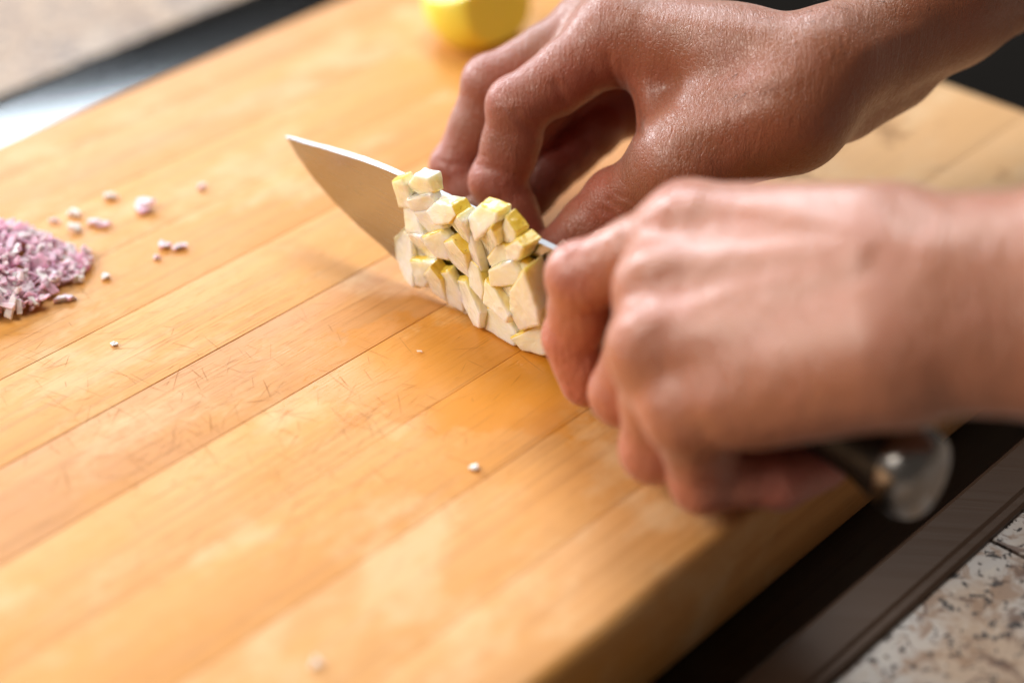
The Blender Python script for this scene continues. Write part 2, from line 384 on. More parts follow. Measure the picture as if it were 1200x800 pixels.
# ------------------------------------------------------------------ hands: signed-distance bodies turned into one continuous mesh each
class Field:
    def __init__(s, lo, hi, h):
        s.lo = np.array(lo, float); s.h = h
        s.n = np.ceil((np.array(hi)-s.lo)/h).astype(int)+1
        s.D = np.full(s.n, 25., dtype=np.float32)
        s.ax = [(s.lo[i]+h*np.arange(s.n[i])).astype(np.float32) for i in range(3)]
    def box(s, pts, pad):
        pts = np.atleast_2d(pts)
        a = np.clip(np.floor((pts.min(0)-pad-s.lo)/s.h).astype(int), 0, s.n-1); b = np.clip(np.ceil((pts.max(0)+pad-s.lo)/s.h).astype(int)+1, 1, s.n)
        sl = tuple(slice(a[i], b[i]) for i in range(3))
        X = s.ax[0][sl[0]][:, None, None]; Y = s.ax[1][sl[1]][None, :, None]; Z = s.ax[2][sl[2]][None, None, :]
        return sl, X, Y, Z
    def sample(s, p):
        q = (np.asarray(p, float)-s.lo)/s.h; q = np.clip(q, 0, s.n-1.001); i = q.astype(int); f = q-i; r = 0
        for dx in (0, 1):
            for dy in (0, 1):
                for dz in (0, 1):
                    wgt = (f[0] if dx else 1-f[0])*(f[1] if dy else 1-f[1])*(f[2] if dz else 1-f[2])
                    r += wgt*s.D[i[0]+dx, i[1]+dy, i[2]+dz]
        return r
    def inside(s, p): return np.all(p >= s.lo) and np.all(p <= s.lo+s.h*(s.n-1))
    def hit(s, x, y):
        """first point of the surface seen along a line of sight"""
        r = ray(x, y); r = r/np.linalg.norm(r); tt = 300.
        for _ in range(900):
            p = CAM+r*tt
            d = s.sample(p) if s.inside(p) else 3.
            if d < .05: return p
            tt += max(.15, min(d, 4.)*.7)
            if tt > 1100: return None
        return None
def cone(X, Y, Z, a, b, ra, rb, ax=None, fl=1.0):
    a = np.asarray(a, float); b = np.asarray(b, float); ba = b-a; L = float(ba@ba)+1e-9
    px, py, pz = X-a[0], Y-a[1], Z-a[2]
    t = np.clip((px*ba[0]+py*ba[1]+pz*ba[2])/L, 0, 1)
    ex, ey, ez = px-ba[0]*t, py-ba[1]*t, pz-ba[2]*t
    d2 = ex*ex+ey*ey+ez*ez
    if ax is not None:
        e = ex*ax[0]+ey*ax[1]+ez*ax[2]; d2 = d2+(fl*fl-1)*e*e
    return np.sqrt(np.maximum(d2, 0))-(ra+(rb-ra)*t)
def smin(a, b, k):
    h = np.maximum(k-np.abs(a-b), 0)/k
    return np.minimum(a, b)-h*h*k*.25
def unit(v): v = np.asarray(v, float); return v/np.linalg.norm(v)
def add_cone(F, a, b, ra, rb, k, ax=None, fl=1.0):
    sl, X, Y, Z = F.box([a, b], max(ra, rb)/min(fl, 1.0)+k+8)
    F.D[sl] = smin(F.D[sl], cone(X, Y, Z, a, b, ra, rb, None if ax is None else unit(ax), fl).astype(np.float32), k)
def add_finger(F, pts, rad, kroot=9., kfree=.7, r0=14., r1=34.):
    pts = [np.asarray(p, float) for p in pts]
    sl, X, Y, Z = F.box(pts, max(rad)+12)
    d = None; nseg = len(pts)-1
    seg = [unit(pts[i+1]-pts[i]) for i in range(nseg)]
    pal = []
    for i in range(nseg):
        o = seg[i+1] if i < nseg-1 else -seg[i-1]          # the inside of the bend is the palm side
        v = o-seg[i]*np.dot(o, seg[i]); pal.append(unit(v) if np.linalg.norm(v) > .05 else (pal[-1] if pal else np.array([0, 0, -1.])))
    for i in range(nseg):
        a, b, ra, rb = pts[i], pts[i+1], rad[i], rad[i+1]
        mid = (a+b)/2; rm = (ra+rb)/2*(.93 if i < nseg-1 else 1.0)
        for p, q, r1_, r2_ in ((a, mid, ra, rm), (mid, b, rm, rb)):
            c = cone(X, Y, Z, p, q, r1_, r2_); d = c if d is None else smin(d, c, 2.0)
        L = np.linalg.norm(b-a)                             # soft pad on the palm side
        off = pal[i]*(2.0 if i < nseg-1 else 1.2); f0, f1 = (.36, .66) if i < nseg-1 else (.45, .9)
        d = smin(d, cone(X, Y, Z, a+(b-a)*f0+off, a+(b-a)*f1+off, rm*.95, rm*(.93 if i < nseg-1 else .9)), 1.6)
        if 0 < i:                                           # bony back of the joint
            dd = unit(-(pal[i]+pal[i-1])); d = smin(d, cone(X, Y, Z, a+dd*1.5, a+dd*1.6, ra*.90, ra*.90), 2.5)
    dm = np.sqrt((X-pts[0][0])**2+(Y-pts[0][1])**2+(Z-pts[0][2])**2)
    s_ = np.clip((dm-r0)/(r1-r0), 0, 1); s_ = s_*s_*(3-2*s_)
    k = (kroot*(1-s_)+kfree*s_).astype(np.float32)
    F.D[sl] = smin(F.D[sl], d.astype(np.float32), k)
def ridge(F, pts, amp, wd):
    """raise (amp > 0) or cut (amp < 0) a soft line in the surface along a polyline of points on it"""
    pts = [p for p in pts if p is not None]
    if len(pts) < 1: return
    sl, X, Y, Z = F.box(pts, wd*3)
    if len(pts) == 1: d = cone(X, Y, Z, pts[0], pts[0]+np.array([0, 0, .01]), 0, 0)
    else:
        d = None; n = len(pts)
        for i in range(n-1):
            c = cone(X, Y, Z, pts[i], pts[i+1], 0, 0); d = c if d is None else np.minimum(d, c)
    tp = 1.0
    F.D[sl] -= (amp*np.exp(-(d/wd)**2)).astype(np.float32)
def px_line(F, pl, amp, wd, n=6):
    pts = []
    for (x0, y0), (x1, y1) in zip(pl[:-1], pl[1:]):
        for k in range(n): pts.append(F.hit(x0+(x1-x0)*k/n, y0+(y1-y0)*k/n))
    pts.append(F.hit(*pl[-1])); pts = [p for p in pts if p is not None]
    out = [pts[0]] if pts else []
    for p in pts[1:]:
        if np.linalg.norm(p-out[-1]) < 9: out.append(p)
        else: break
    ridge(F, out, amp, wd)
def surface_nets(F):
    D, h = F.D, F.h; S = D < 0
    c = [S[dx:S.shape[0]-1+dx, dy:S.shape[1]-1+dy, dz:S.shape[2]-1+dz] for dx in (0, 1) for dy in (0, 1) for dz in (0, 1)]
    allin = c[0].copy(); anyin = c[0].copy()
    for q in c[1:]: allin &= q; anyin |= q
    act = anyin & ~allin
    I = np.argwhere(act); idx = np.full(act.shape, -1, np.int64); idx[act] = np.arange(len(I))
    val = np.stack([D[I[:, 0]+dx, I[:, 1]+dy, I[:, 2]+dz] for dx in (0, 1) for dy in (0, 1) for dz in (0, 1)], 1)
    cor = np.array([(dx, dy, dz) for dx in (0, 1) for dy in (0, 1) for dz in (0, 1)], float)
    acc = np.zeros((len(I), 3)); cnt = np.zeros(len(I))
    for a in range(8):
        for b in range(a+1, 8):
            if np.abs(cor[a]-cor[b]).sum() != 1: continue
            va, vb = val[:, a], val[:, b]; m_ = (va < 0) != (vb < 0)
            t = np.where(m_, va/np.where(m_, va-vb, 1), 0)
            acc += np.where(m_[:, None], cor[a]+(cor[b]-cor[a])*t[:, None], 0); cnt += m_
    V = F.lo+h*(I+acc/cnt[:, None])
    Q = []
    for ax in range(3):
        sl0 = [slice(None)]*3; sl1 = [slice(None)]*3; sl0[ax] = slice(0, -1); sl1[ax] = slice(1, None)
        A, B_ = S[tuple(sl0)], S[tuple(sl1)]
        E = np.argwhere(A != B_); u, v_ = (ax+1) % 3, (ax+2) % 3
        ok = (E[:, u] > 0) & (E[:, v_] > 0) & (E[:, u] < S.shape[u]-1) & (E[:, v_] < S.shape[v_]-1); E = E[ok]
        def cell(du, dv):
            q = E.copy(); q[:, u] -= du; q[:, v_] -= dv; return idx[q[:, 0], q[:, 1], q[:, 2]]
        q = np.stack([cell(1, 1), cell(0, 1), cell(0, 0), cell(1, 0)], 1)
        flip = ~A[E[:, 0], E[:, 1], E[:, 2]]
        q[flip] = q[flip][:, ::-1]; Q.append(q)
    Q = np.concatenate(Q); Q = Q[(Q >= 0).all(1)]
    return V, Q
def relax(V, Q, it, lam=.5):
    for _ in range(it):
        acc = np.zeros_like(V); cnt = np.zeros(len(V))
        for i in range(4):
            a, b = Q[:, i], Q[:, (i+1) % 4]
            np.add.at(acc, a, V[b]); np.add.at(cnt, a, 1); np.add.at(acc, b, V[a]); np.add.at(cnt, b, 1)
        V = V+lam*(acc/np.maximum(cnt, 1)[:, None]-V)
    return V
def hand_mesh(name, F, mat, base, flush, it=1):
    V, Q = surface_nets(F); V = relax(V, Q, it)
    me = bpy.data.meshes.new(name); W = (V-base)*.001
    me.vertices.add(len(V)); me.vertices.foreach_set('co', W.astype(np.float32).ravel())
    me.loops.add(len(Q)*4); me.loops.foreach_set('vertex_index', Q.astype(np.int32).ravel())
    me.polygons.add(len(Q)); me.polygons.foreach_set('loop_start', np.arange(0, len(Q)*4, 4, dtype=np.int32)); me.polygons.foreach_set('loop_total', np.full(len(Q), 4, np.int32))
    me.polygons.foreach_set('use_smooth', np.ones(len(Q), dtype=bool))
    me.update(calc_edges=True); me.validate()
    fl = np.zeros(len(V))
    for p, r, a in flush: fl = np.maximum(fl, a*np.exp(-(np.linalg.norm(V-np.asarray(p), axis=1)/r)**2))
    at = me.attributes.new('flush', 'FLOAT', 'POINT'); at.data.foreach_set('value', fl.astype(np.float32))
    me.materials.append(mat)
    o = bpy.data.objects.new(name, me); COL.objects.link(o); o.location = np.asarray(base)*.001
    return o
def nail(parent, F, tip, dip, dorsal, ln, wd, base):
    """curved nail plate on the back of a fingertip"""
    tip = np.asarray(tip, float); dip = np.asarray(dip, float); ax = unit(tip-dip); dr = unit(np.asarray(dorsal)-ax*np.dot(dorsal, ax)); sd = np.cross(ax, dr)
    v = []; nu, nv = 7, 7
    for i in range(nu):
        for j in range(nv):
            a = (j/(nv-1)-.5)*2*math.radians(58); s_ = (i/(nu-1)-.55)*ln
            edgeq = 1-.22*abs(j/(nv-1)-.5)*2 if i in (0, nu-1) else 1
            d = unit(dr*math.cos(a)+sd*math.sin(a)*wd/12.)
            o = tip+ax*(s_*edgeq); k = 14.
            for _ in range(60):
                p = o+d*k; q = F.sample(p)
                if q < .1: break
                k -= max(.1, q*.6)
            v.append(o+d*(k+.22)-base)
    f = [(i*nv+j, i*nv+j+1, (i+1)*nv+j+1, (i+1)*nv+j) for i in range(nu-1) for j in range(nv-1)]
    o = mesh_obj('fingernail', v, f, M_NAIL, parent, smooth=True)
    s_ = o.modifiers.new('solid', 'SOLIDIFY'); s_.thickness = .0005; s_.offset = 0
    return o

# ---- far hand (steadies the fruit behind the blade)
F = Field((-42, 2, 0), (262, 150, 118), .85)
broad = unit((8, 28, -37)); W = np.array([96, 47, 65.]); arm = unit((137, 100, 32))
thin = unit(np.cross(arm, broad))
add_cone(F, W, W+arm*45, 15.5, 16.5, 4, broad, .66)
add_cone(F, W+arm*45, W+arm*165, 16.5, 24, 8, broad, .70)
fi = dict(index=[(33, 69, 66), (2, 55.5, 47.5), (-4, 50, 25), (3, 42.5, 8.6)],
          middle=[(28.5, 87, 60), (-6, 74, 45.5), (-17, 66, 21), (-11, 55, 8.2)],
          ring=[(33, 98, 49), (8, 79, 36), (-6, 69, 19), (-4, 58, 8)],
          pinky=[(42, 97, 33), (26, 82, 25), (12, 70, 17), (1, 61, 7.5)],
          thumb=[(80, 31, 61), (50, 29, 43), (31.5, 37, 25), (16, 37, 9.2)])
carp = [W-broad*12-arm*10, W-broad*4-arm*12, W+broad*5-arm*12, W+broad*14-arm*10]
for c, kf, r in zip(carp, ('index', 'middle', 'ring', 'pinky'), (12.3, 12.0, 11.4, 10.5)):
    add_cone(F, c, fi[kf][0], 13.0, r, 8)
add_cone(F, W-broad*8, fi['thumb'][0], 13, 13, 8)
add_cone(F, fi['thumb'][0], fi['thumb'][1], 14.5, 12.6, 9)                     # thumb metacarpal
add_cone(F, (81, 37, 52), (54, 37, 45), 14.5, 11, 10)                            # ball of the thumb
add_cone(F, (66, 50, 66), (60, 36, 52), 12, 11, 10)                            # muscle between thumb and index
add_cone(F, (42, 60, 58), (45, 38, 41), 6.5, 6.0, 11)                          # web
add_cone(F, (84, 66, 48), (50, 94, 32), 14, 12, 10)                            # heel of the hand
add_cone(F, W+broad*20-thin*4, W+broad*22+arm*20-thin*4, 9, 9, 10)             # wrist, outer side
add_finger(F, fi['pinky'], (10.0, 8.4, 7.6, 6.4))
add_finger(F, fi['ring'], (11.0, 10.3, 8.6, 7.0))
add_finger(F, fi['middle'], (11.8, 9.1, 8.1, 7.0))
add_finger(F, fi['index'], (12.0, 9.3, 8.4, 7.1), 9, .7, 12, 34)
add_finger(F, fi['thumb'][1:], (12.4, 10.4, 8.2), 10, 1.0, 12, 26)
dors = unit(np.cross(broad, arm)); dors = dors if dors[2] > 0 else -dors
FAR_FIELD = F
# joint creases and wrinkles
for pl, a, wd in (
    ([(602, 133), (612, 143), (622, 150)], -.9, 1.1), ([(560, 196), (585, 199), (600, 203), (607, 206)], -.45, .9),
    ([(650, 98), (657, 108), (661, 120)], -1.0, 1.2), ([(712, 68), (722, 100), (734, 140), (741, 165)], -1.3, 1.1), ([(742, 110), (748, 140), (750, 158)], -1.0, 1.1),
    ([(726, 76), (735, 110), (741, 140)], -.6, .9), ([(757, 100), (760, 130), (757, 150)], .5, 1.6),
    ([(705, 247), (718, 250), (728, 258)], -1.0, .8), ([(712, 234), (725, 240), (740, 249)], -.9, .8), ([(722, 228), (735, 233), (748, 240)], -.7, .8),
    ([(716, 241), (728, 246), (738, 254)], -.6, .7),
    ([(512, 188), (525, 193), (542, 192)], -.5, .9), ([(578, 122), (590, 118), (598, 122)], -.3, .6), ([(584, 108), (596, 110), (603, 116)], -.35, .6), ([(577, 134), (588, 131)], -.25, .6), ([(562, 182), (572, 184)], -.3, .6), ([(558, 192), (570, 194)], -.3, .6),
    ([(968, 22), (975, 50), (984, 78)], -.35, 1.0), ([(978, 20), (986, 45), (993, 66)], -.3, 1.0), ([(957, 30), (964, 55), (972, 84)], -.25, 1.0),
    ([(1008, 62), (1040, 47), (1075, 36)], .5, 3.0), ([(740, 20), (820, 30), (890, 35)], .5, 3.5), ([(800, 110), (860, 105), (930, 90)], .5, 3.5), ([(800, 160), (850, 145), (905, 130)], .6, 4)):
    px_line(F, pl, a, wd)
flushA = [(p, 15, .9) for k in fi for p in fi[k][-2:]]+[(fi[k][1], 14, .75) for k in ('index', 'middle', 'ring', 'pinky')]+[((20, 50, 55), 24, .5), ((60, 60, 40), 30, .5), ((30, 85, 38), 22, 1.0), ((15, 74, 24), 18, 1.0), ((45, 70, 48), 18, .9)]
base = np.array([150, 80, 20.])
hand_far = hand_mesh('hand', F, M_SKIN_A, base, flushA)
tag(hand_far, 'bare tanned hand with curled fingertips pressed down behind the knife blade', 'hand')
for kf, dv, ln, wd in (('index', (-.75, .3, .6), 11, 11), ('middle', (-.8, .3, .5), 11, 11), ('ring', (-.8, .3, .5), 10, 10), ('pinky', (-.5, .5, .7), 9, 8.5), ('thumb', (.6, -.6, .3), 12, 12)):
    nail(hand_far, F, fi[kf][-1], fi[kf][-2], np.array(dv), ln, wd, base)

# fine dark hairs on the forearm and the back of the hand
def hairs(parent, F, base, n=420):
    t = NT('arm_hair'); M = t.set(Base_Color=(.035, .018, .010), Roughness=.45)
    me = parent.data; co = np.empty(len(me.vertices)*3, np.float32); me.vertices.foreach_get('co', co); co = co.reshape(-1, 3)*1000+base
    no = np.empty(len(me.vertices)*3, np.float32); me.vertices.foreach_get('normal', no); no = no.reshape(-1, 3)
    dr = no @ dors
    cand = np.where((co[:, 0] > 62) & (co[:, 0] < 250) & (dr > -.15))[0]
    rg = np.random.default_rng(5); pick = rg.choice(cand, n, replace=False)
    along = -arm; V = []; F_ = []
    for i in pick:
        p, nn = co[i], no[i]
        if p[0] < 105 and rg.random() < .75: continue
        tdir = along+rg.normal(0, .22, 3)+np.array([0, 0, -.25]); tdir = unit(tdir-nn*np.dot(tdir, nn)); sd = unit(np.cross(tdir, nn))
        L = rg.uniform(4, 9); w0 = rg.uniform(.045, .075); b0 = len(V); K = 5
        for k in range(K):
            f = k/(K-1); c = p+tdir*L*f+nn*(.05+L*.16*math.sin(f*1.9))+sd*.5*f*f*rg.uniform(-1, 1); w_ = w0*(1-f*.8)
            V += [c+sd*w_-base, c-sd*w_*.5+nn*w_*.87-base, c-sd*w_*.5-nn*w_*.87-base]
        for k in range(K-1):
            for q in range(3): a = b0+3*k+q; b = b0+3*k+(q+1) % 3; F_.append((a, b, b+3, a+3))
    o = mesh_obj('arm_hair', V, F_, M, parent, smooth=True); tag(o, kind='stuff')
hairs(hand_far, F, base)

# ---- near hand (grips the knife)
F = Field((-2, -170, 0), (262, 0, 140), 1.0)
gi = dict(index=[(45.5, -42, 63), (18.7, -36, 45), (17.2, -32.5, 23.5), (20.5, -34, 10.5)],
          middle=[(38.5, -57, 55), (30.5, -52, 20), (41, -41, 9.5), (52, -33, 15)],
          ring=[(36, -73, 47.5), (37.5, -70, 15), (50, -57, 9.5), (62, -48, 15)],
          pinky=[(43, -84, 38), (49, -81, 13), (68, -79, 12.3), (80, -75, 13)],
          thumb=[(84, -66, 60), (63, -42, 51), (44, -24, 43), (28, -10, 35)])
W = np.array([98, -91, 73.]); arm = unit((1, -.15, .10)); broad = unit((-.06, -.83, -.55))
add_cone(F, W, W+arm*35, 18.5, 19.5, 4, broad, .69)
add_cone(F, W+arm*35, W+arm*150, 19.5, 28, 8, broad, .72)
carp = [W-broad*16-arm*12, W-broad*6-arm*13, W+broad*5-arm*13, W+broad*14-arm*12]
for c, kf, r in zip(carp, ('index', 'middle', 'ring', 'pinky'), (12.5, 12.3, 11.8, 11)):
    add_cone(F, c, gi[kf][0], 14, r, 7)
add_cone(F, (88, -98, 62), (60, -88, 45), 15, 12, 9)                        # heel of the hand
add_cone(F, (88, -72, 60), (66, -46, 52), 16, 13, 10)                          # ball of the thumb
add_cone(F, (60, -60, 52), (52, -74, 42), 13, 12, 10)
add_cone(F, (90, -80, 58), (62, -64, 51), 16, 15, 9)                          # palm
add_finger(F, gi['thumb'], (14, 12, 10, 8.4))
add_finger(F, gi['pinky'], (10.6, 8.5, 7.8, 6.6), 7, .3, 9, 22)
add_finger(F, gi['ring'], (11.2, 9.3, 8.6, 7.6), 7, .3, 9, 24)
add_finger(F, gi['middle'], (11.6, 9.6, 8.9, 8), 7, .3, 9, 24)
add_finger(F, gi['index'], (11.8, 9.4, 8.4, 7.6), 7, .3, 9, 24)
for pl, a, wd in (
    ([(795, 240), (808, 234)], 2.0, 5), ([(766, 305), (778, 300)], 2.0, 5), ([(750, 376), (762, 370)], 1.7, 5), ([(815, 470), (830, 480)], .9, 5),
    ([(815, 235), (900, 245), (1000, 270)], 1.2, 3), ([(785, 305), (880, 300), (1010, 290)], 1.3, 3), ([(775, 375), (870, 340), (1000, 310)], .6, 3),
    ([(1060, 290), (1080, 295)], 1.0, 9), ([(1048, 230), (1062, 245), (1075, 262)], -.8, 4),
    ([(692, 372), (705, 370)], -.8, 2)):
    px_line(F, pl, a, wd)
flushB = [(p, 15, .9) for k in gi for p in gi[k][-2:]]+[(gi[k][1], 13, .7) for k in gi]+[(gi[k][0], 11, .55) for k in ('index', 'middle', 'ring', 'pinky')]
base = np.array([150, -100, 30.])
hand_near = hand_mesh('hand', F, M_SKIN_B, base, flushB, 2)
tag(hand_near, 'blurred bare hand in front, closed round the black knife handle', 'hand')
for kf, dv in (('thumb', (-.2, .6, .8)),):
    nail(hand_near, F, gi[kf][-1], gi[kf][-2], np.array(dv), 12, 12, base)

# ------------------------------------------------------------------ chopped pear stuck to the blade
rng = random.Random(11)
def crop3(x, y): return 320+x/2.6667, 140+y/2.6667
# outline (in the enlarged reference), stand-off from the blade, skin-coloured edges, label
PEAR = [
 ([(378,195),(412,180),(424,205),(430,275),(386,276)], 5.0, (0,4), 'cream pear cube at the top left, nearest the knife tip'),
 ([(413,208),(443,178),(484,184),(492,230),(452,246),(420,228)], 7.5, (3,), 'white pear cube topmost at the tip end, reaching over the spine'),
 ([(428,246),(490,234),(501,264),(470,290),(432,284)], 6.0, (), 'pale pear cube directly under the topmost white one at the tip end'),
 ([(400,280),(434,286),(450,320),(468,352),(414,356)], 5.0, (4,), 'narrow pear cube in the second row at its left end'),
 ([(440,292),(480,290),(530,338),(520,352),(480,361),(462,330)], 5.6, (), 'slanted pear stick below the pale cube in the second row'),
 ([(478,286),(510,263),(562,267),(579,296),(552,320),(508,328)], 8.0, (2,3), 'pear cube with one bright yellow skin end just under the spine'),
 ([(542,330),(590,298),(605,318),(608,400),(575,375)], 7.6, (0,), 'tall pear wedge left of the large top cube'),
 ([(597,312),(640,277),(697,291),(694,320),(626,384)], 9.2, (1,), 'large white pear cube overlapping the spine in the middle'),
 ([(628,388),(698,328),(706,345),(702,390),(672,420),(645,470)], 7.4, (0,1), 'long pear stick with yellow skin under the large top cube'),
 ([(704,348),(725,309),(758,352),(750,386),(706,392)], 7.6, (1,), 'pointed white pear piece sticking up against the spine'),
 ([(720,402),(770,371),(794,394),(768,432),(726,446)], 8.2, (0,1), 'yellow-topped pear piece nearest the spine at the right'),
 ([(675,472),(740,444),(759,488),(752,520),(678,526)], 9.0, (4,), 'square pear cube standing proud in the right half'),
 ([(804,459),(832,590),(834,636),(762,662),(735,604),(746,536)], 8.4, (5,4), 'largest pear wedge, tall and smooth, beside the gripping fingers'),
 ([(745,682),(836,641),(858,652),(856,733),(832,739),(780,723)], 5.6, (0,5), 'pear wedge lowest at the right end, touching the board'),
 ([(654,600),(692,598),(750,671),(748,715),(692,701),(650,673)], 6.0, (0,5), 'pear piece with yellow corner in the bottom row left of the lowest wedge'),
 ([(660,508),(692,530),(742,606),(732,630),(692,596),(654,578)], 7.8, (0,5), 'slanted pear piece under the square proud cube'),
 ([(832,514),(850,560),(874,640),(862,657),(838,606)], 5.2, (0,3), 'thin golden pear sliver touching the gripping index finger'),
 ([(755,456),(774,448),(792,458),(778,476),(760,474)], 6.0, (0,1,2), 'tiny yellow pear scrap above the largest wedge'),
 ([(371,392),(396,358),(420,380),(432,449),(440,521),(408,499),(374,441)], 4.6, (0,6), 'rounded pear piece lowest at the left, nearest the knife tip'),
 ([(416,360),(470,364),(486,400),(506,436),(468,442),(432,432)], 5.4, (5,), 'pale pear cube in the third row at its left end'),
 ([(478,366),(520,352),(546,380),(540,442),(508,428),(488,398)], 5.8, (0,), 'pear stick in the third row, second from the tip end'),
 ([(432,442),(470,446),(502,448),(497,497),(466,525),(442,517)], 5.0, (0,), 'pale pear cube in the bottom row, second from the tip end'),
 ([(470,490),(506,454),(530,498),(530,575),(492,547)], 5.2, (0,1), 'pear stick in the bottom row, third from the tip end'),
 ([(526,482),(550,478),(582,547),(580,606),(536,581)], 5.0, (0,), 'pear stick in the bottom row, fourth from the tip end'),
 ([(570,510),(602,508),(656,599),(652,643),(626,646),(584,574)], 5.2, (0,), 'long slanted pear stick in the bottom row, left of the yellow-cornered piece'),
 ([(530,390),(566,374),(602,420),(600,502),(562,472),(532,440)], 6.8, (0,1), 'pear piece with green-yellow corner in the middle of the left half'),
 ([(600,436),(640,468),(656,530),(652,562),(612,522)], 6.0, (0,), 'narrow pear stick left of the square proud cube'),
 ([(608,402),(618,350),(626,386),(645,470),(640,490),(610,462)], 6.2, (), 'thin upright pear sliver between the tall wedge and the long yellow stick'),
 ([(668,432),(696,394),(720,402),(718,446),(674,468)], 7.9, (0,1), 'small yellow-cornered pear cube just above the square proud cube'),
 ([(698,528),(746,522),(738,560),(722,572)], 6.4, (1,), 'small pear triangle between the square cube and the largest wedge'),
]
def inset(poly, d):
    c = np.mean(poly, 0); out = []
    n = len(poly)
    for i in range(n):
        p0, p1, p2 = poly[i-1], poly[i], poly[(i+1) % n]
        e1 = p1-p0; e2 = p2-p1; n1 = np.array([-e1[1], e1[0]])/max(1e-6, np.hypot(*e1)); n2 = np.array([-e2[1], e2[0]])/max(1e-6, np.hypot(*e2))
        if np.dot(n1, c-p1) < 0: n1 = -n1
        if np.dot(n2, c-p1) < 0: n2 = -n2
        b = n1+n2; b = b/max(.35, np.dot(b, b)/2) ; out.append(p1+b*d*.5*1.0 if np.hypot(*b) < 4 else p1+(c-p1)*.2)
    return out
PEAR_TEX = bpy.data.textures.new('cut_face', 'CLOUDS'); PEAR_TEX.noise_scale = .0034; PEAR_TEX.noise_depth = 3
def pear_piece(pts_px, mf, skin, label):
    poly = []; mf = 1.9+(mf-1.9)*.68
    for x, y in pts_px:
        p = on_plane(*crop3(x, y), KB+KM*mf, KM); poly.append(np.array([(p-KB)@KT, p[2]]))
    cc = np.mean(poly, 0); poly = [cc+(p-cc)*(1+.8/np.hypot(*(p-cc))) for p in poly]
    A = sum(poly[i-1][0]*poly[i][1]-poly[i][0]*poly[i-1][1] for i in range(len(poly)))
    order = list(range(len(poly)))
    if A < 0: pass
    n = len(poly); inn = inset(poly, .9)
    tx, tz = rng.uniform(-.30, .26), rng.uniform(-.10, .45); mf += rng.uniform(-1.0, 1.0); c = np.mean(poly, 0)
    back = [c+(p-c)*rng.uniform(1.06, 1.14) for p in poly]
    v = [kn(p[0], mf+tx*(p[0]-c[0])+tz*(p[1]-c[1]), max(.4, p[1])) for p in inn]
    v += [kn(p[0], mf-.8+tx*(p[0]-c[0])+tz*(p[1]-c[1]), max(.3, p[1])) for p in poly]
    v += [kn(p[0], 1.35, max(.3, p[1])) for p in back]
    f = [tuple(range(n))]; mi = [0]
    for k in range(2):
        for i in range(n):
            j = (i+1) % n; f.append((k*n+i, k*n+j, (k+1)*n+j, (k+1)*n+i)); mi.append(1 if i in skin else 0)
    f.append(tuple(range(2*n, 3*n))[::-1]); mi.append(0)
    cen = np.mean(v, 0); zmin = min(p[2] for p in v); org = np.array([cen[0], cen[1], zmin])
    o = mesh_obj('pear_piece', [p-org for p in v], f, [M_FLESH, M_PSKIN], None, mi); o.location = org*.001
    import bmesh
    bm = bmesh.new(); bm.from_mesh(o.data); bmesh.ops.recalc_face_normals(bm, faces=bm.faces); bm.to_mesh(o.data); bm.free()
    sk = np.zeros(3*n, np.float32)
    for i in skin:
        for q in (i, (i+1) % n): sk[q] = .30; sk[n+q] = .95; sk[2*n+q] = .6
    o.data.attributes.new('skin', 'FLOAT', 'POINT').data.foreach_set('value', sk)
    bevel(o, .5, 2, 25)
    sb = o.modifiers.new('sub', 'SUBSURF'); sb.subdivision_type = 'SIMPLE'; sb.levels = sb.render_levels = 3
    dp = o.modifiers.new('uneven', 'DISPLACE'); dp.texture = PEAR_TEX; dp.texture_coords = 'GLOBAL'; dp.strength = .0007; dp.mid_level = .5
    tag(o, label, 'pear piece', 'chopped pear stuck to the blade')
for p in PEAR: pear_piece(*p)

# ------------------------------------------------------------------ onion, leftovers, crumbs
def chunk(rg, sx, sy, sz):
    """irregular six-sided bit"""
    v = []
    for z in (0, 1):
        for y in (-1, 1):
            for x in (-1, 1): v.append(np.array([x*sx*rg.uniform(.5, 1.1), y*sy*rg.uniform(.45, 1.1), (z-.5)*2*sz*rg.uniform(.55, 1.1)]))
    return v, [(0, 2, 3, 1), (4, 5, 7, 6), (0, 1, 5, 4), (2, 6, 7, 3), (0, 4, 6, 2), (1, 3, 7, 5)]
def rot_rand(rg, full=True):
    return np.array(Matrix.Rotation(rg.uniform(0, 6.28), 3, 'Z')) @ (np.array(Matrix.Rotation(rg.uniform(-.9, .9), 3, 'X')) @ np.array(Matrix.Rotation(rg.uniform(-.9, .9), 3, 'Y')) if full else np.eye(3))
def bit(name, x, y, wpx, hpx, mat, label, cat, group, zr=None, ang=None, k=.23):
    rg = random.Random(int(x*31+y)); sx = wpx*k/2; sz = hpx*k*.30; sy = rg.uniform(.7, 1.0)*min(sx, 2*sz)
    v = []; f = []
    for kk in range(1 if sx < 1.2 else 3):
        c_, f_ = chunk(rg, sx*rg.uniform(.45, .8) if kk else sx*.9, sy*rg.uniform(.4, .8), sz*rg.uniform(.5, .9)); R_ = rot_rand(rg)
        R_ = np.array(Matrix.Rotation(rg.uniform(-.7, .7), 3, 'Z')) @ np.array(Matrix.Rotation(rg.uniform(-.35, .35), 3, 'Y'))
        of = np.array([rg.uniform(-.6, .6)*sx, rg.uniform(-.8, .8)*sy, 0]) if kk else 0
        b0 = len(v); c_ = [R_ @ q for q in c_]; z0 = min(q[2] for q in c_); v += [q-np.array([0, 0, z0])+of for q in c_]; f += [tuple(b0+j for j in q) for q in f_]
    zm = min(q[2] for q in v); p = at_z(x, y, sz)
    o = mesh_obj(name, [q-np.array([0, 0, zm]) for q in v], f, mat); o.location = np.array([p[0], p[1], .15])*.001
    bevel(o, .35*min(1, sz), 2); tag(o, label, cat, group); return o
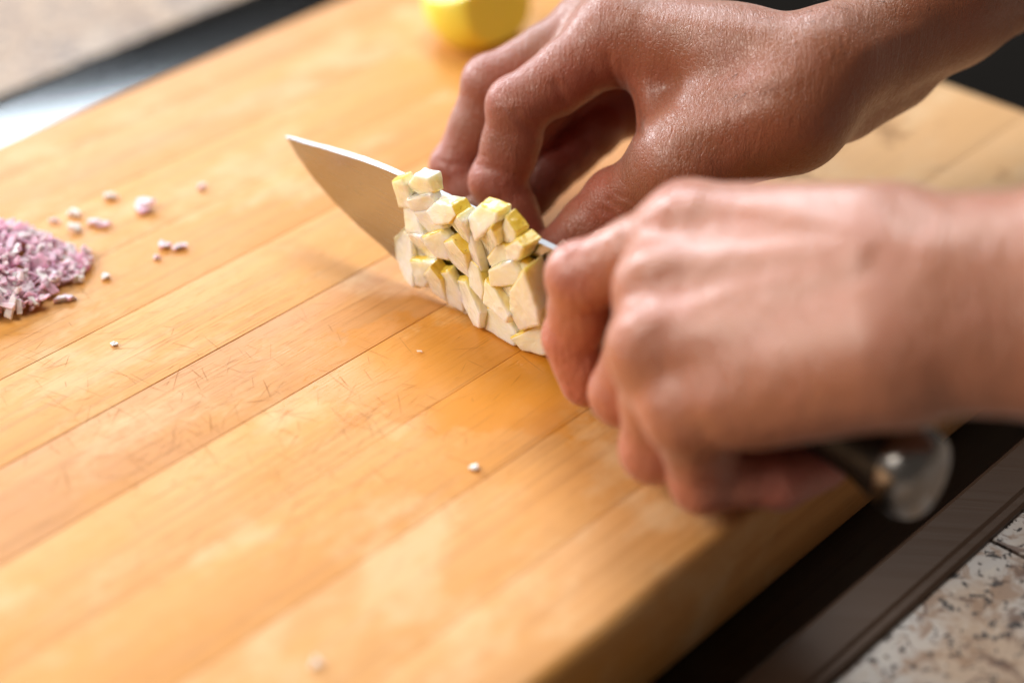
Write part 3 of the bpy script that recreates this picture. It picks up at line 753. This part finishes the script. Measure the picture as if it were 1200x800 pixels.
# the pile
rg = random.Random(8); V = []; FF = []
pc = at_z(-46, 328, 0)
for i in range(1250):
    r = math.sqrt(rg.random())*33; a = rg.uniform(0, 6.283)
    r *= 1+.13*math.sin(3*a+1)+.08*math.sin(7*a)
    x = math.cos(a)*r*1.0; y = math.sin(a)*r*.95
    hgt = 15*max(0, 1-(r/36)**1.3)
    z = hgt*rg.uniform(.25, 1.0)+.6
    if rg.random() < .5: z = hgt*rg.uniform(.85, 1.06)+.8
    s = rg.uniform(.9, 1.75); v, f = chunk(rg, s*rg.uniform(1.0, 2.4), s*rg.uniform(.6, 1.1), s*rg.uniform(.3, .55)); R_ = rot_rand(rg)
    v = [R_ @ q for q in v]; zm = min(q[2] for q in v); zz = max(z, .2-zm)
    b0 = len(V); V += [q+np.array([x, y, zz]) for q in v]; FF += [tuple(b0+j for j in q) for q in f]
# dense core below the loose bits
pile = mesh_obj('minced_onion', V, FF, M_ONION); pile.location = np.array([pc[0], pc[1], 0])*.001
bevel(pile, .3, 1); tag(pile, 'heap of finely minced red onion at the left edge of the board', 'onion', kind='stuff')
for x, y, wp, hp, lb in (
    (170, 240, 26, 17, 'largest loose bit of purple onion, alone right of the heap'),
    (86, 250, 17, 11, 'pale onion bit at the top of the loose cluster beside the heap'),
    (87, 268, 18, 13, 'purple onion bit under the pale one beside the heap'),
    (117, 262, 26, 12, 'elongated purple onion bit beside the heap, pointing right'),
    (62, 259, 12, 8, 'small purple onion speck between the heap and the loose cluster'),
    (129, 229, 14, 10, 'white onion bit above the loose cluster'),
    (237, 219, 11, 9, 'onion speck farthest from the heap'),
    (192, 288, 15, 12, 'left bit of the close onion pair'),
    (213, 288, 15, 12, 'right bit of the close onion pair'),
    (184, 302, 8, 8, 'tiny onion speck below the close pair'),
    (100, 296, 12, 10, 'bright white onion crumb by itself right of the heap'),
    (124, 325, 11, 9, 'small onion crumb below the bright white one'),
    (77, 349, 25, 12, 'long pink onion bit lying at the right foot of the heap'),
    (92, 324, 11, 24, 'upright pale onion sliver at the right foot of the heap'),
    (22, 266, 15, 14, 'white onion bit on the far side of the heap'),
    (135, 403, 10, 5, 'flat white onion flake on the board in front of the heap')):
    bit('onion_bit', x, y, wp, hp, M_WHITE if 'white' in lb or 'pale' in lb else M_ONION, lb, 'onion bit', 'loose onion bits', k=.32)
for x, y, wp, hp, lb in (
    (555, 547, 12, 9, 'cream pear crumb on the bare board below the blade'),
    (372, 775, 16, 14, 'blurred pear crumb at the bottom of the picture'),
    (492, 412, 10, 6, 'tiny pear crumb beside the plank joint left of the chopped pear')):
    bit('pear_crumb', x, y, wp, hp, M_FLESH, lb, 'crumb', 'pear crumbs', k=.22)

# cut yellow fruit lying at the back of the board
def fruit():
    c = at_z(562, 44, 0); rad = np.array([22., 19, 18.]); seg, rg_ = 36, 22
    root = empty('cut_pear', c*.001); tag(root, 'blurred yellow piece of cut pear lying at the back of the board', 'pear')
    import bmesh
    bm = bmesh.new(); bmesh.ops.create_uvsphere(bm, u_segments=seg, v_segments=rg_, radius=1)
    for v in bm.verts:
        k = 1+.05*math.sin(3*math.atan2(v.co.y, v.co.x)+1)-.12*max(0, v.co.x)
        v.co = Vector((v.co.x*rad[0]*k, v.co.y*rad[1]*k, v.co.z*rad[2]*k+14))
    for co, no in ((Vector((0, 0, 0.0)), Vector((0, 0, -1))), (Vector((6, -8, 16)), Vector((.72, -.62, .25))), (Vector((-4, 2, 26)), Vector((-.35, -.1, .93)))):
        r = bmesh.ops.bisect_plane(bm, geom=bm.verts[:]+bm.edges[:]+bm.faces[:], plane_co=co, plane_no=no, clear_outer=True)
        ed = [e for e in r['geom_cut'] if isinstance(e, bmesh.types.BMEdge)]
        fr = bmesh.ops.edgeloop_fill(bm, edges=ed)
        for q in fr['faces']: q.material_index = 0; q.smooth = False
    bmesh.ops.recalc_face_normals(bm, faces=bm.faces)
    me = bpy.data.meshes.new('fruit_body'); bmesh.ops.scale(bm, vec=(.001, .001, .001), verts=bm.verts); bm.to_mesh(me); bm.free()
    me.materials.append(M_LEMON); me.materials.append(M_FLESH)
    o = bpy.data.objects.new('fruit_body', me); COL.objects.link(o); o.parent = root; o.location = (0, 0, .0003)
    for p in me.polygons: p.use_smooth = len(p.vertices) < 5
fruit()
